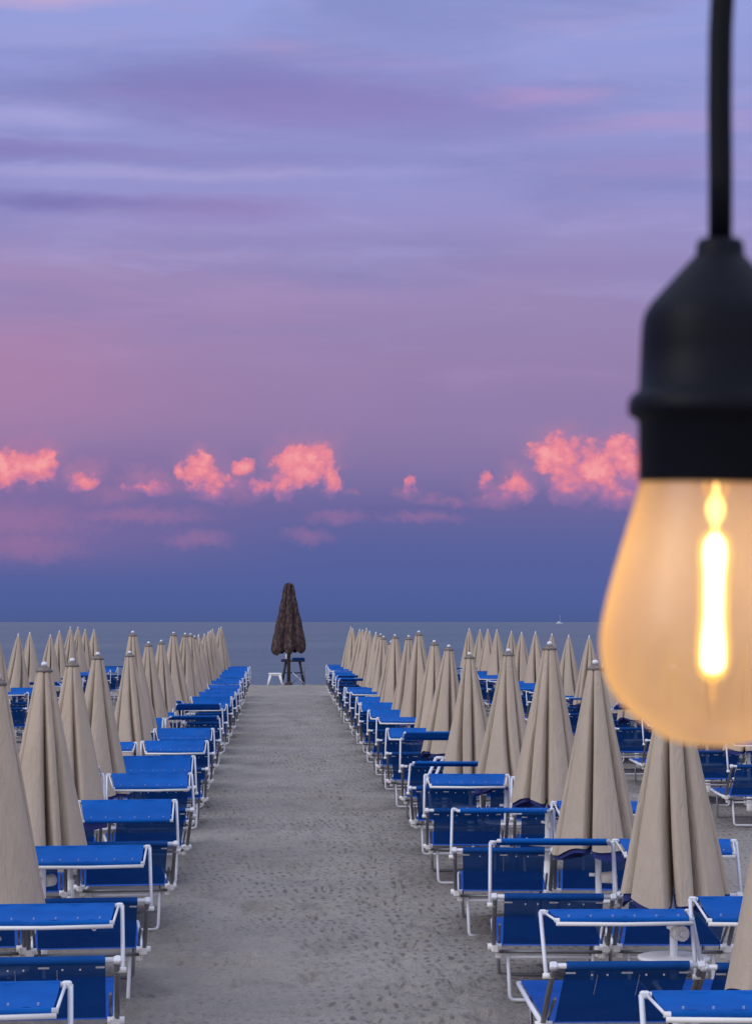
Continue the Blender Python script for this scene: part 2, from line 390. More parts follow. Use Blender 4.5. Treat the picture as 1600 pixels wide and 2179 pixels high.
# ------------------------------------------------------------------ mesh builder
class MB:
    def __init__(self):
        self.v, self.f, self.mi, self.sm, self.mats = [], [], [], [], []

    def slot(self, m):
        if m not in self.mats: self.mats.append(m)
        return self.mats.index(m)

    def face(self, idx, m, smooth=True):
        self.f.append(idx); self.mi.append(self.slot(m)); self.sm.append(smooth)

    def box(self, c, size, m, rot=None, bev=0.0):
        sx, sy, sz = (s / 2 for s in size)
        R = rot or Matrix.Identity(3)
        if bev <= 0:
            o = len(self.v)
            for x in (-sx, sx):
                for y in (-sy, sy):
                    for z in (-sz, sz):
                        self.v.append(tuple(Vector(c) + R @ Vector((x, y, z))))
            for q in ((0, 1, 3, 2), (4, 6, 7, 5), (0, 4, 5, 1), (2, 3, 7, 6), (0, 2, 6, 4), (1, 5, 7, 3)):
                self.face([o + i for i in q], m, False)
            return
        o = len(self.v)
        pts = []
        for k, (z, ins) in enumerate(((-sz, bev), (-sz + bev, 0), (sz - bev, 0), (sz, bev))):
            ax, ay = sx - ins, sy - ins
            for (x, y) in ((-ax, -ay + bev), (-ax + bev, -ay), (ax - bev, -ay), (ax, -ay + bev), (ax, ay - bev), (ax - bev, ay), (-ax + bev, ay), (-ax, ay - bev)):
                self.v.append(tuple(Vector(c) + R @ Vector((x, y, z))))
        for k in range(3):
            for i in range(8):
                j = (i + 1) % 8
                self.face([o + k * 8 + i, o + k * 8 + j, o + k * 8 + 8 + j, o + k * 8 + 8 + i], m, False)
        self.face([o + i for i in range(7, -1, -1)], m, False)
        self.face([o + 24 + i for i in range(8)], m, False)

    def tube(self, pts, r, m, n=8, cap=True):
        pts = [Vector(p) for p in pts]
        rs = r if isinstance(r, (list, tuple)) else [r] * len(pts)
        o = len(self.v)
        prev = None
        for i, p in enumerate(pts):
            a = (pts[i] - pts[i - 1]).normalized() if i else (pts[1] - pts[0]).normalized()
            b = (pts[i + 1] - pts[i]).normalized() if i < len(pts) - 1 else a
            t = (a + b).normalized()
            k = 1.0 / max(0.5, t.dot(a))
            if prev is None:
                up = Vector((0, 0, 1)) if abs(t.z) < 0.9 else Vector((0, 1, 0))
                nx = t.cross(up).normalized()
            else:
                nx = (prev - t * prev.dot(t)).normalized()
            ny = t.cross(nx)
            prev = nx
            for j in range(n):
                an = 2 * PI * j / n
                self.v.append(tuple(p + (nx * math.cos(an) + ny * math.sin(an)) * rs[i] * (k if 0 < i < len(pts) - 1 else 1)))
        for i in range(len(pts) - 1):
            for j in range(n):
                q = (j + 1) % n
                self.face([o + i * n + j, o + i * n + q, o + (i + 1) * n + q, o + (i + 1) * n + j], m)
        if cap:
            self.face([o + j for j in range(n - 1, -1, -1)], m, False)
            e = o + (len(pts) - 1) * n
            self.face([e + j for j in range(n)], m, False)

    def lathe(self, prof, m, n=24, c=(0, 0, 0), capb=True, capt=True):
        """prof: (radius, z) from the bottom up"""
        o = len(self.v)
        for (r, z) in prof:
            for j in range(n):
                a = 2 * PI * j / n
                self.v.append((c[0] + r * math.cos(a), c[1] + r * math.sin(a), c[2] + z))
        for i in range(len(prof) - 1):
            for j in range(n):
                q = (j + 1) % n
                self.face([o + i * n + j, o + i * n + q, o + (i + 1) * n + q, o + (i + 1) * n + j], m)
        if capb: self.face([o + j for j in range(n - 1, -1, -1)], m, False)
        if capt:
            e = o + (len(prof) - 1) * n
            self.face([e + j for j in range(n)], m, False)

    def grid(self, fn, nu, nv, m, wrap=False, smooth=True):
        o = len(self.v)
        for i in range(nv + 1):
            for j in range(nu if wrap else nu + 1):
                self.v.append(tuple(fn(j / nu, i / nv)))
        w_ = nu if wrap else nu + 1
        for i in range(nv):
            for j in range(nu):
                q = (j + 1) % w_
                self.face([o + i * w_ + j, o + i * w_ + q, o + (i + 1) * w_ + q, o + (i + 1) * w_ + j], m, smooth)

    def mesh(self, name):
        me = bpy.data.meshes.new(name)
        me.from_pydata(self.v, [], self.f)
        for m in self.mats: me.materials.append(m)
        me.polygons.foreach_set('material_index', self.mi)
        me.polygons.foreach_set('use_smooth', self.sm)
        me.update()
        return me

    def obj(self, name, parent=None, loc=(0, 0, 0)):
        return link(name, self.mesh(name), parent, loc)


def link(name, me, parent=None, loc=(0, 0, 0)):
    o = bpy.data.objects.new(name, me)
    COL.objects.link(o)
    o.location = loc
    if parent: o.parent = parent
    return o


def tag(o, label, cat, group=None):
    o['label'] = label
    o['category'] = cat
    if group: o['group'] = group
    return o


def empty(name, loc=(0, 0, 0), rz=0.0):
    o = bpy.data.objects.new(name, None)
    COL.objects.link(o)
    o.location = loc
    o.rotation_euler = (0, 0, rz)
    o.empty_display_size = 0.2
    return o


def copy_tree(o, parent=None):
    c = o.copy()
    COL.objects.link(c)
    c.parent = parent
    for ch in list(o.children):
        copy_tree(ch, c)
    return c


# ------------------------------------------------------------------ the beach
rng = np.random.default_rng(11)


def vnoise(x, y, wx, wy, seed):
    r = np.random.default_rng(seed)
    N = 512
    g = r.random((N, N))
    u, v = x / wx, y / wy
    iu, iv = np.floor(u).astype(int), np.floor(v).astype(int)
    fu, fv = u - iu, v - iv
    fu, fv = fu * fu * (3 - 2 * fu), fv * fv * (3 - 2 * fv)
    iu, iv = iu % N, iv % N
    i1, j1 = (iu + 1) % N, (iv + 1) % N
    return (g[iu, iv] * (1 - fu) + g[i1, iv] * fu) * (1 - fv) + (g[iu, j1] * (1 - fu) + g[i1, j1] * fu) * fv - 0.5


def beach():
    xs = np.concatenate([-np.geomspace(400, 9.5, 26), np.arange(-9, -2.0, 0.14), np.arange(-2.0, 2.9, 0.05), np.arange(2.9, 15, 0.12), np.geomspace(15.5, 400, 26)])
    ys = [-30, -20, -12, -6, -2, 1, 3, 5, 6.5]
    y = 7.4
    while y < 98:
        ys.append(y)
        y += 0.042 + 0.0022 * (y - 7.4)
    ys = np.array(ys)
    xx, yy = np.meshgrid(xs, ys)
    near = np.clip((np.abs(xx) - 14) / -4, 0, 1) * 0 + (np.abs(xx) < 16)
    h = 0.05 * vnoise(xx, yy, 2.6, 2.2, 1) + 0.040 * vnoise(xx, yy, 0.8, 0.7, 2) + 0.035 * vnoise(xx, yy, 0.33, 0.27, 3) + 0.028 * vnoise(xx, yy, 0.15, 0.12, 4)
    # cleated tracks down the path: rows of small pits
    for (cx, wd, per, amp, tilt, ya, yb) in ((0.85, 0.30, 0.155, 0.022, 0.35, 9, 34), (0.25, 0.34, 0.14, 0.014, -0.2, 14, 60), (-0.35, 0.25, 0.16, 0.010, 0.1, 16, 50)):
        ctr = cx + 0.12 * np.sin(yy * 0.23 + cx * 5)
        band = np.exp(-((xx - ctr) / wd) ** 4) * np.clip((yy - ya) / 2, 0, 1) * np.clip((yb - yy) / 5, 0, 1)
        pat = np.sin(2 * PI * (yy + tilt * xx) / per) * (0.5 + 0.5 * np.sin(2 * PI * xx / 0.12))
        h += amp * band * pat * (0.4 + 1.2 * np.clip(vnoise(xx, yy, 0.5, 0.9, 9) + 0.5, 0, 1))
    # footprints and trodden pits
    r = random.Random(5)
    for _ in range(1500):
        if r.random() < 0.75:
            fx, fy = r.uniform(-1.0, 1.3), 8 + 60 * r.random() ** 1.7
        else:
            fx, fy = r.uniform(2.7, 4.7) if r.random() < .6 else r.uniform(-4.4, -2.3), r.uniform(10, 60)
        a = r.uniform(-0.5, 0.5)
        j0, j1 = np.searchsorted(xs, [fx - 0.3, fx + 0.3]); i0, i1 = np.searchsorted(ys, [fy - 0.4, fy + 0.4])
        if i1 - i0 < 2 or j1 - j0 < 2: continue
        sx, sy = xx[i0:i1, j0:j1] - fx, yy[i0:i1, j0:j1] - fy
        c, s = math.cos(a), math.sin(a)
        p, q = (sx * c + sy * s) / r.uniform(0.035, 0.06), (-sx * s + sy * c) / r.uniform(0.06, 0.13)
        d = np.sqrt(p * p + q * q)
        dep = r.uniform(0.015, 0.045)
        h[i0:i1, j0:j1] += -dep * np.exp(-d ** 3) + dep * 0.35 * np.exp(-((d - 1.55) / 0.35) ** 2)
    h *= near
    h -= 0.012
    # gentle bank under the waterline
    t = np.clip((yy - 79.0 + 1.2 * np.clip(vnoise(xx, yy * 0 + 3, 9, 9, 21), -1, 1)) / 9.0, 0, None)
    h -= 0.9 * t ** 1.4
    ny, nx = xx.shape
    co = np.stack([xx, yy, h], -1).reshape(-1, 3)
    a = (np.arange(ny - 1)[:, None] * nx + np.arange(nx - 1)[None]).ravel()
    fc = np.stack([a, a + 1, a + nx + 1, a + nx], 1)
    me = bpy.data.meshes.new('beach_sand')
    me.vertices.add(len(co)); me.vertices.foreach_set('co', co.ravel())
    me.loops.add(fc.size); me.loops.foreach_set('vertex_index', fc.ravel())
    me.polygons.add(len(fc)); me.polygons.foreach_set('loop_start', np.arange(0, fc.size, 4)); me.polygons.foreach_set('loop_total', np.full(len(fc), 4))
    me.update(); me.validate()
    me.polygons.foreach_set('use_smooth', np.ones(len(fc), bool))
    me.materials.append(M_SAND)
    o = link('beach', me)
    o['kind'] = 'structure'


beach()

b = MB()
ycut = [80.5, 100, 140, 200, 320, 600, 1200, 3000, 8000, 20000, 45000]
xcut = [-45000, -9000, -1500, -300, -60, 0, 60, 300, 1500, 9000, 45000]
b.grid(lambda u, v: (xcut[round(u * 10)], ycut[round(v * 10)], -0.20), 10, 10, M_SEA)
o = b.obj('sea'); o['kind'] = 'structure'


# ------------------------------------------------------------------ sun loungers
def rounded_u(xa, y, ztop, foot_y, r=0.03):
    """points of a U-shaped leg frame: down, along the ground, up"""
    pts = [(-xa - 0.01, y, ztop), (-xa, y + foot_y, r)]
    for k in range(1, 4):
        a = PI / 2 * k / 3
        pts.append((-xa + r * (1 - math.cos(a)), y + foot_y, r * (1 - math.sin(a)) - 0.004))
    right = [(-p[0], p[1], p[2]) for p in reversed(pts)]
    return pts + right


def lounger(back_deg, shade_deg, lean, seed, marks=0):
    rd = random.Random(seed)
    root = empty('sun_lounger')
    a = math.radians(back_deg)
    ca, sa = math.cos(a), math.sin(a)
    HZ = 0.305
    L = 0.615
    bp = lambda x, s, off=0.0: (x, -s * ca - off * sa, HZ + s * sa - off * ca)   # off > 0: on the underside, towards the head end
    # fixed frame
    f = MB()
    for sx in (-1, 1):
        f.tube([(sx * 0.318, -0.04, HZ - 0.015), (sx * 0.318, 0.7, HZ - 0.02), (sx * 0.318, 1.30, HZ - 0.015)], 0.014, M_WHITE)
    f.tube([(-0.318, 1.30, HZ - 0.015), (0.318, 1.30, HZ - 0.015)], 0.0125, M_WHITE)
    f.tube([(-0.30, 0.02, HZ - 0.03), (0.30, 0.02, HZ - 0.03)], 0.011, M_ALU)
    f.obj('seat_frame', root)
    # seat cloth, sagging between the rails
    s = MB()
    s.grid(lambda u, v: ((u - 0.5) * 0.62, 0.03 + v * 1.26, HZ + 0.004 - 0.030 * (1 - (2 * u - 1) ** 2) * (1 - (2 * v - 1) ** 4)), 8, 8, M_SEAT)
    s.obj('seat', root)
    # backrest cloth wrapped round the top bar
    k = MB()
    hw = 0.278
    k.grid(lambda u, v: bp((u - 0.5) * 2 * hw, 0.045 + v * (L - 0.045), 0.004 + 0.022 * (1 - (2 * u - 1) ** 2) * math.sin(PI * v)), 10, 8, M_MESH)
    n = 10
    k.grid(lambda u, v: (lambda an: (lambda c0: (c0[0], c0[1] + 0.021 * math.cos(an), c0[2] + 0.021 * math.sin(an)))(bp((u - 0.5) * 2 * hw, L)))(2 * PI * v), 6, n, M_MESH)
    R = Matrix(((1, 0, 0), (0, -ca, sa), (0, sa, ca)))
    # white stitching and studs along the hem
    for x, wd in ((-0.255, 0.045), (-0.16, 0.008), (-0.09, 0.008), (0.0, 0.05), (0.085, 0.008), (0.165, 0.008), (0.255, 0.04)):
        k.box(bp(x, L - 0.035, 0.0285 if wd < .01 else 0.018), (wd, 0.007, 0.006), M_WHITE, R)
    for i in range(marks):
        for q_ in range(6):
            s0, s1 = 0.37 + q_ * 0.03, 0.37 + q_ * 0.03 + 0.03
            x_ = (-0.13, 0.06, 0.02)[i] if marks > 1 else 0.0
            off = lambda s_: 0.007 + 0.022 * (1 - (x_ / hw) ** 2) * math.sin(PI * (s_ - 0.045) / (L - 0.045))
            k.tube([bp(x_, s0, off(s0)), bp(x_, s1, off(s1))], 0.0022, M_SEAM, 5)
    k.obj('backrest', root)
    # backrest tube frame
    q = MB()
    q.tube([bp(-0.33, -0.02), bp(-0.332, 0.3), bp(-0.33, L)], 0.0135, M_ALU)
    q.tube([bp(0.33, -0.02), bp(0.332, 0.3), bp(0.33, L)], 0.0135, M_ALU)
    q.tube([bp(-0.345, L), bp(0.345, L)], 0.0125, M_WHITE)
    for sx in (-1, 1):
        q.box(bp(sx * 0.334, L), (0.036, 0.032, 0.036), M_WHITE, R, 0.006)
    bf = q.obj('backrest_frame', root)
    # prop stay under the backrest
    for sx in (-1, 1):
        st = MB()
        st.tube([bp(sx * 0.300, 0.30, 0.01), (sx * 0.300, 0.16, HZ - 0.03)], 0.008, M_ALU, 6)
        st.obj('backrest_stay', bf)
    # joints
    for sx in (-1, 1):
        j = MB()
        j.box((sx * 0.322, -0.012, HZ - 0.005), (0.046, 0.075, 0.052), M_PLASTIC, None, 0.010)
        j.tube([(sx * 0.285, 0.0, HZ), (sx * 0.366, 0.0, HZ)], 0.020, M_PLASTIC, 10)
        j.box((sx * 0.30, 0.04, HZ - 0.05), (0.04, 0.05, 0.05), M_PLASTIC, None, 0.01)
        j.obj('joint', root)
    # legs: white U at the head end, grey U further along
    g = MB()
    g.tube(rounded_u(0.238, 0.03, HZ - 0.03, -0.02), 0.0108, M_WHITE)
    g.tube([(-0.24, 0.028, HZ - 0.062), (0.24, 0.028, HZ - 0.062)], 0.011, M_WHITE)
    g.obj('leg_frame', root)
    g = MB()
    g.tube(rounded_u(0.285, 0.90, HZ - 0.02, 0.05), 0.0108, M_ALU)
    g.obj('leg_frame', root)
    # sunshade: two arms swung up from the top corners, a bar, and a short cloth on a second bar
    la = math.radians(lean)
    base = Vector(bp(0, L - 0.10))
    top = base + Vector((0, math.sin(la), math.cos(la))) * 0.385
    sd_ = math.radians(shade_deg)
    D = 0.275
    ed = top + Vector((0, -math.cos(sd_), -math.sin(sd_))) * D
    c = MB()
    for sx in (-1, 1):
        c.tube([(sx * 0.358, base.y, base.z), (sx * 0.352, top.y, top.z)], 0.0100, M_WHITE)
        c.tube([(sx * 0.325, base.y, base.z), (sx * 0.374, base.y, base.z)], 0.0135, M_PLASTIC, 8)
        c.box((sx * 0.340, top.y, top.z), (0.034, 0.026, 0.026), M_WHITE, None, 0.005)
        c.tube([(sx * 0.335, top.y, top.z), (sx * 0.312, ed.y, ed.z)], 0.006, M_WHITE, 6)
    c.tube([(-0.352, top.y, top.z), (0.352, top.y, top.z)], 0.0105, M_WHITE)
    c.tube([(-0.318, ed.y, ed.z), (0.318, ed.y, ed.z)], 0.0105, M_WHITE)
    c.obj('sunshade_frame', root)
    h = MB()
    sag = rd.uniform(0.010, 0.026)
    dn = Vector((0, math.sin(sd_), -math.cos(sd_)))

    def pf(u, v):
        p = top.lerp(ed, v) - dn * 0.012 + dn * (sag * math.sin(PI * v) * (0.6 + 0.4 * math.sin(PI * u)) + 0.004 * math.sin(u * 23 + seed))
        return (((u - 0.5) * 2) * (0.318 * (1 - v) + 0.300 * v), p.y, p.z)
    h.grid(pf, 14, 8, M_SHADE)
    # hems turned round both bars
    for P, hwx in ((top, 0.318), (ed, 0.295)):
        h.grid(lambda u, v: ((u - 0.5) * 2 * hwx, P.y + 0.0145 * math.cos(2 * PI * v), P.z + 0.0145 * math.sin(2 * PI * v)), 8, 9, M_SHADE)
    # the front hem: the bare bar shows below it, studs along it
    Rs = Matrix(((1, 0, 0), (0, -math.cos(sd_), dn.y), (0, -math.sin(sd_), dn.z)))
    for i in range(6):
        p = top.lerp(ed, 0.92) - dn * 0.012
        h.box((-0.25 + i * 0.1, p.y, p.z + 0.005), (0.007, 0.007, 0.008), M_SEAM, Rs)
    for x in ((-0.295, 0.295)):
        pass
    h.obj('sunshade', root)
    if seed % 2 == 0:
        e = MB()
        e.tube([(-0.312, ed.y - 0.017, ed.z - 0.014), (0.0, ed.y - 0.018, ed.z - 0.018), (0.312, ed.y - 0.017, ed.z - 0.014)], 0.0095, M_PLASTIC)
        e.obj('sunshade_bar', root)
    return root


# variants: (backrest angle, sunshade tilt, arm lean)
VAR = {'t4': (35, 4, 31, 2), 't9': (36, 9, 30, 4), 't13': (34, 13, 33, 6), 't20': (35, 20, 31, 8), 't25': (35, 25, 31, 3), 't30': (36, 30, 32, 5), 'edge': (35, -8, 31, 7),
       'edge2': (34, -3, 38, 9, 1), 'edge3': (35, -8, 50, 7), 'up': (37, -17, 30, 11), 'low': (28, 14, 24, 10), 'bar': (35, 0, 50, 12, 2), 't9l': (36, 9, 48, 4, 2)}
PROTO = {}
ORD = ['first', 'second', 'third', 'fourth', 'fifth', 'sixth', 'seventh', 'eighth', 'ninth', 'tenth', 'eleventh', 'twelfth']


def put_lounger(var, x, y, rz, label, group):
    if var not in PROTO:
        PROTO[var] = lounger(*VAR[var])
        o = PROTO[var]
    else:
        o = copy_tree(PROTO[var])
    o.location = (x, y, 0)
    o.rotation_euler = (0, 0, rz)
    tag(o, label, 'sun lounger', group)
    return o


LAST = 21
rowy = lambda k: 7.55 + 2.75 * k


def place_words(k, k0):
    n = k - k0
    if n <= 10:
        return 'nearest the camera' if n == 0 else f'{ORD[n]} from the camera end'
    m = LAST - k
    return 'nearest the sea' if m == 0 else f'{ORD[m]} from the sea end'


rl = random.Random(21)
R1 = {0: 't4', 1: 'bar', 2: 'edge', 3: 'edge2', 4: 't13', 5: 'edge3', 6: 'up', 7: 't20', 8: 't9', 9: 't20', 10: 't25', 11: 't20', 12: 't4'}
L1 = {0: 't9', 1: 't9l', 2: 't13', 3: 't25', 4: 't20', 5: 't30', 6: 't20', 7: 't25', 8: 'edge', 9: 'up', 10: 't13', 11: 't30', 12: 't20'}
POOL = ['t4', 't9', 't13', 't20', 't25', 't30', 'edge', 'edge2', 'up', 'low', 't13', 'bar']
F = 4740.0


def in_view(xl, xr, y):
    return 597 + F * xr / y > 2 and 597 + F * xl / y < 1598


blocks = [
    # x of centre at near end, at far end, first row, phrase, group, chosen looks
    (1.55, 1.66, 0, 'on the central path, bulb side', 'loungers lining the central path on the bulb side', R1),
    (2.25, 2.34, 1, 'second column from the path, bulb side', 'second column of loungers on the bulb side', {1: 't13', 2: 't9', 3: 't9'}),
    (5.11, 5.11, 6, 'in the far block, bulb side, inner column', 'loungers of the far block on the bulb side', {}),
    (5.81, 5.81, 6, 'in the far block, bulb side, outer column', 'loungers of the far block on the bulb side', {}),
    (-1.09, -1.20, 0, 'on the central path, away from bulb', 'loungers lining the central path away from the bulb', L1),
    (-1.79, -1.90, 2, 'second column from the path, away from bulb', 'second column of loungers away from the bulb', {}),
    (-4.82, -4.82, 9, 'in the far block away from bulb, inner column', 'loungers of the far block away from the bulb', {}),
    (-5.52, -5.52, 9, 'in the far block away from bulb, outer column', 'loungers of the far block away from the bulb', {}),
]
RING_AT = None
SPLAY = {(1.55, 0): -1.5, (1.55, 1): -1.5, (2.25, 1): -1.5}
SHIFT = {(1.55, 0): 0.25, (1.55, 1): 0.3, (2.25, 1): 0.3, (1.55, 4): 0.45, (-1.09, 0): 0.5, (-1.09, 1): 0.38, (-1.09, 3): 0.3, (-1.09, 4): 0.45}
for (xa, xb, k0, phrase, grp, looks) in blocks:
    first = None
    for k in range(k0, LAST + 1):
        x = xa + (xb - xa) * k / LAST + rl.uniform(-0.035, 0.035)
        y = rowy(k) + rl.uniform(-0.10, 0.10)
        # the feet of the loungers fan a little away from the path
        rz = math.radians((SPLAY.get((xa, k), -4.6) if xa > 0 else 5.0) * (1.0 if abs(xa) < 3 else 0.4) + rl.uniform(-1.6, 1.6))
        var = looks.get(k) or rl.choice(POOL)
        y += SHIFT.get((xa, k), 0)
        x += 0.035 if xa > 0 else -0.035
        if (xa, k) == (1.55, 0): x += 0.08
        if k < 5:
            x = xa + (x - xa) * 0.4
        if not in_view(x - 0.36, x + 0.36, y):
            continue
        if first is None: first = k
        lab = f'blue lounger {phrase}, {place_words(k, first)}'
        lo = put_lounger(var, x, y, rz, lab, grp)
        if xa == -1.09 and k == 2: RING_AT = lo

# white loop hanging behind one backrest
if RING_AT:
    r_ = MB()
    cx, cy, cz = 0.04, -0.40, 0.50
    r_.tube([(cx + 0.013 * math.sin(t * PI / 6), cy, cz + 0.026 * math.cos(t * PI / 6)) for t in range(13)], 0.0045, M_WHITE, 6)
    r_.obj('hanging_loop', RING_AT)


# ------------------------------------------------------------------ closed beach umbrellas
def umbrella(seed, zt=1.9, pointed=False):
    rd = random.Random(seed)
    root = empty('beach_umbrella')
    zb, RB, RT = 0.685, 0.296, (0.012 if pointed else 0.048)
    N = 6
    th = [2 * PI * (j + rd.uniform(-0.22, 0.22)) / N for j in range(N)]
    wd = [rd.uniform(0.038, 0.075) for _ in range(N)]
    dp = [rd.uniform(0.46, 0.80) for _ in range(N)]
    tw = rd.uniform(-0.25, 0.25)
    sl_ = [rd.uniform(-0.4, 0.4) for _ in range(N)]
    sub = [(rd.uniform(0, 2 * PI), rd.uniform(0.05, 0.10), rd.uniform(0.04, 0.09)) for _ in range(2)]

    def shape(an, t):
        R = RT + (RB - RT) * (t ** (0.80 if pointed else 1.0))
        c = 0.0
        for j in range(N):
            d = (an - th[j] - tw * t - sl_[j] * t + PI) % (2 * PI) - PI
            ww = wd[j] * (1.0 + 0.9 * (1 - t))
            e = math.exp(-abs(d / ww) ** 1.5)
            c = max(c, e * dp[j] * (0.35 + 0.65 * min(1, t * 2.2)))
        s2 = 0.0
        for (a0, w0, d0) in sub:
            d = (an - a0 + PI) % (2 * PI) - PI
            s2 += d0 * math.exp(-(d / w0) ** 2) * math.sin(PI * min(1, t * 1.1))
        bulge = 0.035 * math.sin(3 * an + seed) * t + 0.02 * math.sin(5 * an + 2 * seed) * math.sin(PI * t)
        return R * (1 - c - s2 + bulge), c

    def hem(an, c):
        return zb + 0.19 * max(0, c - 0.25) + 0.024 * math.sin(2 * an + seed) + 0.016 * math.sin(5 * an + seed * 0.6)

    c_ = MB()

    def fn(u, v):
        an = 2 * PI * u
        r, c = shape(an, v)
        z = zt + (hem(an, c) - zt) * v
        return (r * math.cos(an), r * math.sin(an), z)
    c_.grid(fn, 224, 22, M_BEIGE, wrap=True)
    cn = c_.obj('canopy', root)
    # navy lining showing below the hem
    l_ = MB()

    def fl(u, v):
        an = 2 * PI * u
        r, c = shape(an, 0.93 + 0.07 * v)
        zh = hem(an, c * (0.4 + 0.6 * v))
        z = zh + 0.06 - v * (0.07 + 0.020 + 0.035 * max(0.0, math.sin(2 * an + seed * 1.7)))
        return (r * 0.96 * math.cos(an), r * 0.96 * math.sin(an), z)
    l_.grid(fl, 224, 3, M_NAVY, wrap=True)
    l_.obj('lining', cn)
    p = MB()
    p.tube([(0, 0, -0.1), (0, 0, zt - 0.02)], 0.021, M_WHITE, 12)
    p.tube([(0, 0, -0.1), (0, 0, 0.22)], 0.034, M_PLASTIC, 12)
    p.obj('pole', root)
    t = MB()
    t.lathe([(0.030, 0.335), (0.10, 0.340), (0.185, 0.348), (0.195, 0.356), (0.195, 0.368), (0.185, 0.372), (0.06, 0.366), (0.030, 0.372)], M_PLASTIC, 28)
    t.obj('tray_table', root)
    g = MB()
    an = rd.uniform(-0.6, 0.6) + (0 if seed % 2 else PI)
    dx, dy = math.cos(an), math.sin(an)
    g.tube([(0.02 * dx, 0.02 * dy, 0.50), (0.10 * dx, 0.10 * dy, 0.505)], [0.035, 0.042], M_BEIGE_PL, 14)
    g.tube([(0.10 * dx, 0.10 * dy, 0.505), (0.125 * dx, 0.125 * dy, 0.505)], 0.018, M_BEIGE_PL, 10)
    g.tube([(-0.02 * dx, -0.02 * dy, 0.52), (-0.06 * dx, -0.06 * dy, 0.52)], 0.012, M_PLASTIC, 8)
    g.obj('crank', root)
    k = MB()
    if pointed:
        k.lathe([(0.016, zt - 0.02), (0.014, zt), (0.009, zt + 0.02), (0.002, zt + 0.03)], M_PLASTIC, 10)
        k.obj('top_cap', root)
        return root
    k.lathe([(0.052, zt - 0.024), (0.058, zt - 0.016), (0.055, zt - 0.007), (0.030, zt + 0.012), (0.016, zt + 0.020)], M_CAP, 16)
    k.lathe([(0.008, zt + 0.016), (0.018, zt + 0.021), (0.022, zt + 0.031), (0.018, zt + 0.041), (0.008, zt + 0.046), (0.002, zt + 0.048)], M_WHITE, 14)
    k.obj('top_cap', root)
    return root


NV = 8
UP = [None] * (2 * NV)


def put_umbrella(i, x, y, ztop, rz, label, group, pointed=False):
    v = i % NV + (NV if pointed else 0)
    if UP[v] is None:
        UP[v] = umbrella(31 + v * 3, pointed=pointed)
        o = UP[v]
    else:
        o = copy_tree(UP[v])
    o.location = (x, y, 0)
    o.scale = (1, 1, 1)
    o.rotation_euler = (math.radians(rl.uniform(-1.3, 1.3)), math.radians(rl.uniform(-1.3, 1.3)), rz)
    o.location.z = min(0.16, max(-0.10, ztop - 1.9))
    tag(o, label, 'umbrella', group)
    return o


# real ground positions of each umbrella: (row, x, height of top)
ur = [(1, 2.17, 1.90), (2, 2.13, 1.92), (3, 2.12, 1.90), (4, 2.10, 2.00), (5, 2.05, 1.91), (6, 1.97, 1.84), (7, 1.90, 1.89), (8, 1.99, 1.92), (9, 1.95, 2.03),
      (10, 1.965, 1.95), (11, 1.93, 1.95), (12, 1.95, 1.82), (13, 1.99, 1.89), (14, 2.01, 1.92), (15, 2.02, 1.96), (16, 2.03, 1.97), (17, 2.03, 2.03),
      (18, 2.05, 1.98), (19, 2.06, 1.99), (20, 2.04, 2.0), (21, 2.01, 2.04)]
ul = [(2, -1.535, 1.88), (3, -1.557, 1.89), (4, -1.634, 1.87), (5, -1.662, 1.88), (7, -1.69, 1.82), (8, -1.852, 2.04), (9, -1.81, 1.88), (10, -1.80, 1.88), (11, -1.75, 1.99),
      (12, -1.71, 1.96), (13, -1.69, 1.94), (14, -1.70, 1.88), (15, -1.706, 1.91), (16, -1.70, 1.91), (17, -1.71, 1.95), (18, -1.716, 1.96), (19, -1.725, 1.99), (20, -1.728, 2.01), (21, -1.724, 2.04)]
u2r = [(k, 5.5 + rl.uniform(-0.05, 0.05), 1.93 + 0.006 * (k - 10) + rl.uniform(-0.02, 0.02)) for k in range(7, 22)]
u2l = [(k, x, z) for k, x, z in ((13, -5.31, 1.95), (14, -5.28, 1.94), (15, -5.32, 1.96), (16, -5.22, 1.89), (17, -5.26, 1.97), (18, -5.27, 2.06), (19, -5.33, 2.05), (20, -5.36, 1.98), (21, -5.36, 1.97))]
n = 0
for (lst, phrase, grp) in ((ur, 'by the path on the bulb side', 'closed umbrellas along the central path, bulb side'),
                           (ul, 'by the path away from bulb', 'closed umbrellas along the central path, away from the bulb'),
                           (u2r, 'of the outer row, bulb side', 'closed umbrellas of the outer row, bulb side'),
                           (u2l, 'of the outer row, away from bulb', 'closed umbrellas of the outer row, away from the bulb')):
    for i, (k, x, z) in enumerate(lst):
        m = len(lst) - 1 - i
        if i <= 10 and i <= m:
            wds = 'nearest the camera' if i == 0 else f'{ORD[i]} from the camera end'
        else:
            wds = 'nearest the sea' if m == 0 else f'{ORD[m]} from the sea end'
        put_umbrella(n * 3 + i * 2, x, rowy(k) - 0.95, z, rl.uniform(0, 2 * PI), f'closed beige umbrella {phrase}, {wds}', grp, n >= 2 or k >= 15)
    n += 1

# ------------------------------------------------------------------ the end of the path: brown umbrella, lookout bench, stool, chair
root = tag(empty('large_umbrella', (0.30, 79.0, 0)), 'tall closed dark brown patterned umbrella standing at the sea end of the path', 'umbrella')
rd = random.Random(3)
zt, zb = 3.50, 1.26
m_ = MB()
NF = 7


